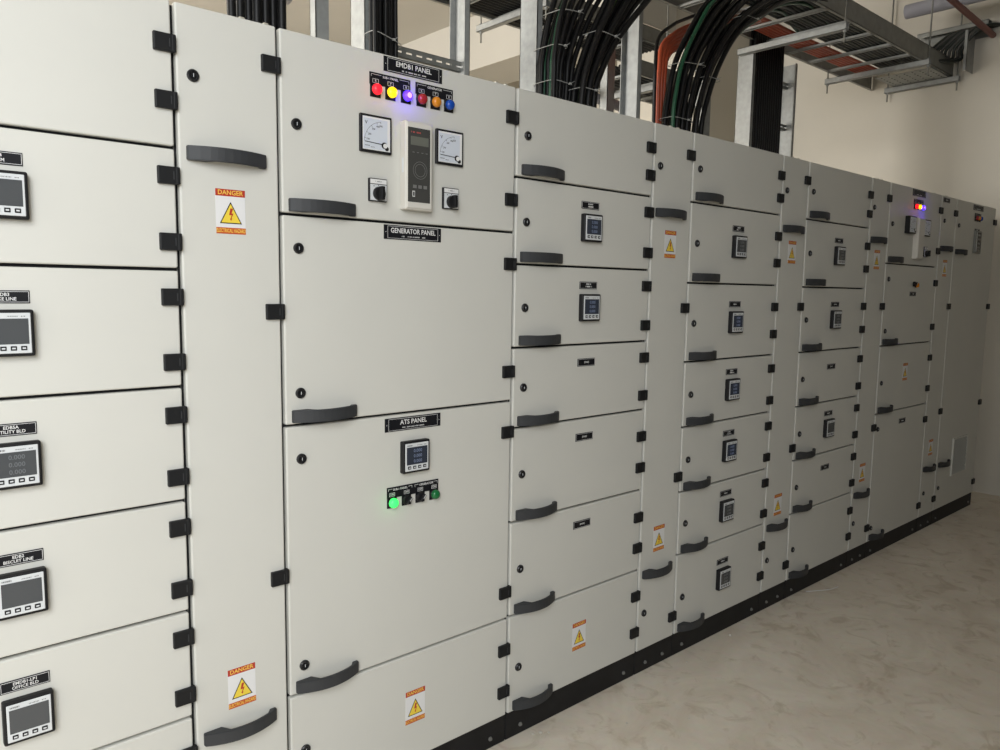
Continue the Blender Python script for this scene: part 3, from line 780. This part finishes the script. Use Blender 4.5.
# big bend, left part
B2 = bundle([(2.195, 2.15), (2.195, 2.40), (2.20, 2.50), (2.25, 2.705), (2.42, 3.05), (2.85, 3.38), (3.5, 3.47), (4.2, 3.40)],
       [(2.290, 2.15), (2.305, 2.36), (2.335, 2.50), (2.455, 2.72), (2.66, 2.97), (3.02, 3.23), (3.5, 3.36), (4.2, 3.36)], 20, .0105, .34, .46,
       'black cable in the left half of the big cable bend', 'black cables in left half of the big bend',
       {2: (CABLEG, 'outermost green earth cable of the big cable bend', None), 11: (CABLEG, 'inner green earth cable of the big cable bend', None), 6: (CABLEG, 'middle green earth cable in the left half of the big cable bend', None)}, ytop=(.6, 1.1))
B2R = bundle([(2.275, 2.15), (2.282, 2.34), (2.315, 2.46), (2.405, 2.65), (2.57, 2.90), (2.95, 3.18), (3.5, 3.35), (4.2, 3.36)],
       [(2.365, 2.15), (2.37, 2.33), (2.40, 2.42), (2.50, 2.58), (2.68, 2.78), (3.0, 3.02), (3.5, 3.30), (4.2, 3.35)], 11, .0135, .27, .36,
       'thick black cable in the right half of the big cable bend', 'black cables in right half of the big bend',
       {2: (CABLEY, 'green and yellow earth cable in the right half of the big bend', None)}, ytop=(.55, .9))
# second bend right of the orange cables
B3 = bundle([(2.995, 2.15), (2.995, 2.33), (3.01, 2.453), (3.06, 2.642), (3.196, 2.853), (3.33, 2.977), (3.75, 3.25), (4.4, 3.38), (5.2, 3.36)],
       [(3.145, 2.15), (3.145, 2.33), (3.165, 2.453), (3.25, 2.66), (3.40, 2.85), (3.62, 3.03), (4.0, 3.24), (4.5, 3.35), (5.2, 3.35)], 17, .0125, .36, .44,
       'black cable in the second bend, right of the orange cables', 'black cables in the second bend',
       {0: (CABLEG, 'green earth cable along the left edge of the second bend', None), 16: (CABLEG, 'green earth cable along the inner edge of the second bend', None)}, ytop=(.58, .95))
B3R = bundle([(3.175, 2.15), (3.18, 2.33), (3.20, 2.453), (3.29, 2.66), (3.46, 2.87), (3.70, 3.03), (4.1, 3.22), (4.6, 3.34), (5.2, 3.345)],
       [(3.265, 2.15), (3.27, 2.34), (3.30, 2.453), (3.395, 2.66), (3.56, 2.86), (3.80, 3.0), (4.2, 3.19), (4.7, 3.33), (5.2, 3.34)], 9, .0125, .36, .44,
       'black cable in the rightmost strand of the second bend', 'black cables in the right strand of the second bend',
       {7: (CABLEG, 'outer green earth cable of the right strand', None), 8: (CABLEG, 'green earth cable under the right strand of the second bend', None)}, ytop=(.58, .95))
# orange cables
for i in range(6):
    P = [(3.075+.009*i, .5+.02*(i % 2), 2.15), (3.066+.010*i, .5+.02*(i % 2), 2.45), (3.066+.011*i, .5+.02*(i % 2), 2.618), (3.12+.013*i, .53, 2.745-.004*i),
         (3.306+.014*i, .60, 2.859-.010*i), (3.58+.012*i, .72, 2.985-.014*i), (3.959, .82-.012*i, 3.144-.010*i), (4.35, .93-.022*i, 3.27-.004*i),
         (4.72, 1.05-.026*i, 3.335), (5.15, 1.06-.027*i, 3.336), (5.69, 1.05-.027*i, 3.336), (6.5, 1.03-.027*i, 3.336)]
    if i == 0: cable([(a-.03, b, c_+.03*min(1, k/3)) for k, (a, b, c_) in enumerate(P)], .009, CABLE, 'single black cable arching over the orange cables', None)
    cable(P, .0115, CABLEO, 'orange-red cable bending up onto the far cable ladder', 'orange cables')
# straight drop inside the far upright ladder
for j in range(2):
    bundle([(4.945, 0.02), (4.945, 2.3), (4.945, 3.4)], [(5.305, 0.02), (5.305, 2.3), (5.305, 3.4)], 13, .0145, 1.12+.035*j, 1.122+.035*j,
           'black cable in the dense vertical drop inside the far upright ladder', 'black cables in the far vertical drop')
# cables lying along the overhead ladders
for i in range(12):
    y = .55+.027*i
    m = CABLED if i % 4 else CABLEG
    cable([(3.6, y, ZT+.029), (5.0, y+random.uniform(-.004, .004), ZT+.029), (6.2, y, ZT+.029), (6.45, y, ZT+.029)], .0125, CABLE if i % 3 == 0 else CABLED,
          'dark cable lying along the broad overhead ladder', 'dark cables on the broad overhead ladder', 3)
for i in range(12):
    y = 1.70+.034*i
    cable([(1.95, y, ZT+.031), (3.4, y, ZT+.031), (4.7, y, ZT+.031)], .0150, CABLE, 'dark cable lying along the rear ladder', 'dark cables on the rear ladder', 2)
for i in range(8):
    y = 1.60+.043*i
    cable([(4.08, y, 3.05), (4.5, y, 3.05), (4.97, y, 3.05)], .018, CABLE, 'dark cable lying along the low rear ladder', 'dark cables on the low rear ladder', 2)
# cables turning up the end wall
for i in range(9):
    t = i/8
    cable([(6.15, .56+.012*i, ZT+.055), (6.38+.03*i, .60-.012*i, ZT+.06), (6.55+.03*i, .615-.022*i, ZT+.10), (6.66+.012*i, .60-.022*i, 3.50-.02*t), (6.74, .50-.024*i, 3.60-.01*t), (6.80, .38-.018*i, 3.625), (6.88, .30-.012*i, 3.63)], (.0115), CABLEW if i % 2 else CABLED,
          'dark cable turning up from the overhead ladder at the end wall', 'cables turning up at the end wall')
eb = MB(); eb.box(6.80, 6.875, .27, .78, 3.668, 3.672, GALVD); eb.box(6.80, 6.804, .27, .78, 3.635, 3.672, GALVD); eb.box(6.872, 6.876, .27, .78, 3.56, 3.672, GALVD)
tag(eb.build('trunking_channel'), 'dark steel trunking on the end wall above the perforated tray', 'trunking')
ep = MB(); ep.box(6.72, 6.87, .375, .379, 3.30, 3.60, GALV); ep.box(6.72, 6.724, .375, .40, 3.30, 3.60, GALV)
tag(ep.build('tray_riser_plate'), 'grey sheet steel plate rising from the tray end on the end wall', 'plate')

# cable ties
def tie(bn, z, label, lo=0, hi=None):
    paths, r = bn; pts = []
    for p in paths[lo:hi]:
        pts.append(min(p[:len(p)*2//3], key=lambda q: abs(q.z-z)))
    a = min(pts, key=lambda q: q.x); b = max(pts, key=lambda q: q.x)
    ya = min(q.y for q in pts)-r; yb = max(q.y for q in pts)+r
    d = Vector((b.x-a.x, 0, b.z-a.z)); d = d/d.length; c_ = Vector(((a.x+b.x)/2, (ya+yb)/2, (a.z+b.z)/2))
    rx = (Vector((b.x-a.x, 0, b.z-a.z)).length)/2+r; ry = (yb-ya)/2
    mb = MB(); n = 24; loop = []
    for k in range(n+1):
        t = 2*math.pi*k/n
        x = rx*math.copysign(abs(math.cos(t))**.45, math.cos(t)); y = ry*math.copysign(abs(math.sin(t))**.45, math.sin(t))
        loop.append(c_+d*x+Vector((0, y, 0)))
    mb.tube(loop, .0016, TIE, 5, False)
    h = c_+d*(rx*.3)+Vector((0, -ry, 0))
    mb.box(h.x-.005, h.x+.005, h.y-.006, h.y+.001, h.z-.004, h.z+.004, TIE)
    mb.tube([h+Vector((0, -.004, 0)), h+Vector((.012, -.014, .010))], .0014, TIE, 4)
    return tag(mb.build('cable_tie'), label, 'cable tie')
tie(B1, 2.465, 'white cable tie round the bundle above the EMDB1 nameplate')
tie(B2, 2.38, 'white cable tie at the foot of the left half of the big cable bend')
tie(B2, 2.52, 'white cable tie in the middle of the left half of the big cable bend', 0, 9)
tie(B2, 2.66, 'white cable tie high across the left half of the big cable bend', 0, 13)
tie(B2R, 2.35, 'white cable tie at the foot of the thick cables, right half of the big bend')
tie(B2R, 2.58, 'white cable tie across the thick cables higher up the big bend')
tie(B3, 2.37, 'white cable tie at the foot of the second bend')
tie(B3, 2.63, 'white cable tie halfway up the second bend')
tie(B3R, 2.60, 'white cable tie round the rightmost strand of the second bend')
tie(B3R, 2.95, 'white cable tie near the top of the rightmost strand of the second bend')

# ------------------------------------------------------------------ pipes near the ceiling
pp = MB(); pp.tube([(6.4, .72, 3.735), (6.4, -.6, 3.735), (6.4, -1.6, 3.735)], .052, PIPEP, 18)
tag(pp.build('drain_pipe'), 'grey plastic pipe end hanging above the far cable tray', 'pipe')
pp = MB(); pp.tube([(5.0, .24, 3.62), (5.9, .25, 3.60), (6.88, .256, 3.565)], .022, PIPER, 12)
tag(pp.build('red_pipe'), 'dark red pipe running into the end wall', 'pipe')
pp = MB(); pp.tube([(1.67, 1.5, 2.875), (1.3, 1.5, 2.96), (.8, 1.5, 3.08)], .05, PIPEP, 16)
tag(pp.build('conduit_pipe'), 'pale plastic pipe end behind the left cable drop', 'pipe')

pp = MB(); pp.tube([(2.86, .90, 2.565), (3.1, .90, 2.555), (3.31, .90, 2.545)], .026, PIPEP, 14); pp.tube([(3.27, .90, 2.547), (3.31, .90, 2.545)], .030, PIPEP, 14)
tag(pp.build('conduit_pipe'), 'grey conduit stub low behind the big cable bend, ending in a collar', 'pipe')

# ------------------------------------------------------------------ crumbs on the floor
def crumb(x, y, r, label, grp=None, flat=.5):
    bm = bmesh.new(); bmesh.ops.create_icosphere(bm, subdivisions=1, radius=r)
    for v in bm.verts: v.co = Vector((v.co.x*random.uniform(.7, 1.4), v.co.y*random.uniform(.6, 1.1), max(-r*flat, v.co.z*flat*random.uniform(.8, 1.1))))
    me = bpy.data.meshes.new('plaster_crumb'); bm.to_mesh(me); bm.free(); me.materials.append(CRUMB)
    o = put('plaster_crumb', me, None, (x, y, r*flat)); o.rotation_euler.z = random.uniform(0, 3)
    return tag(o, label, 'rubble', grp)
crumb(3.02, -.052, .009, 'largest pale plaster chip lying alone before the six-meter cabinet', None, .8)
for x, y, r in ((1.815, -.043, .009), (1.79, -.03, .006), (1.84, -.06, .005), (2.66, -.07, .005), (2.73, -.10, .004), (2.1, -.20, .005), (2.36, -.12, .004), (5.85, -.08, .010), (6.15, -.32, .012), (2.3, -.33, .004)):
    crumb(x, y, r, 'small plaster crumb on the floor along the cabinet plinths', 'plaster crumbs on the floor')
mb = MB(); mb.tube(spline([(3.80, -.02, .003), (3.86, -.055, .003), (3.93, -.09, .003), (4.0, -.10, .003)]), .002, WHITE, 5)
tag(mb.build('wire_offcut'), 'short pale wire offcut on the floor in front of the narrow cabinet', 'wire')
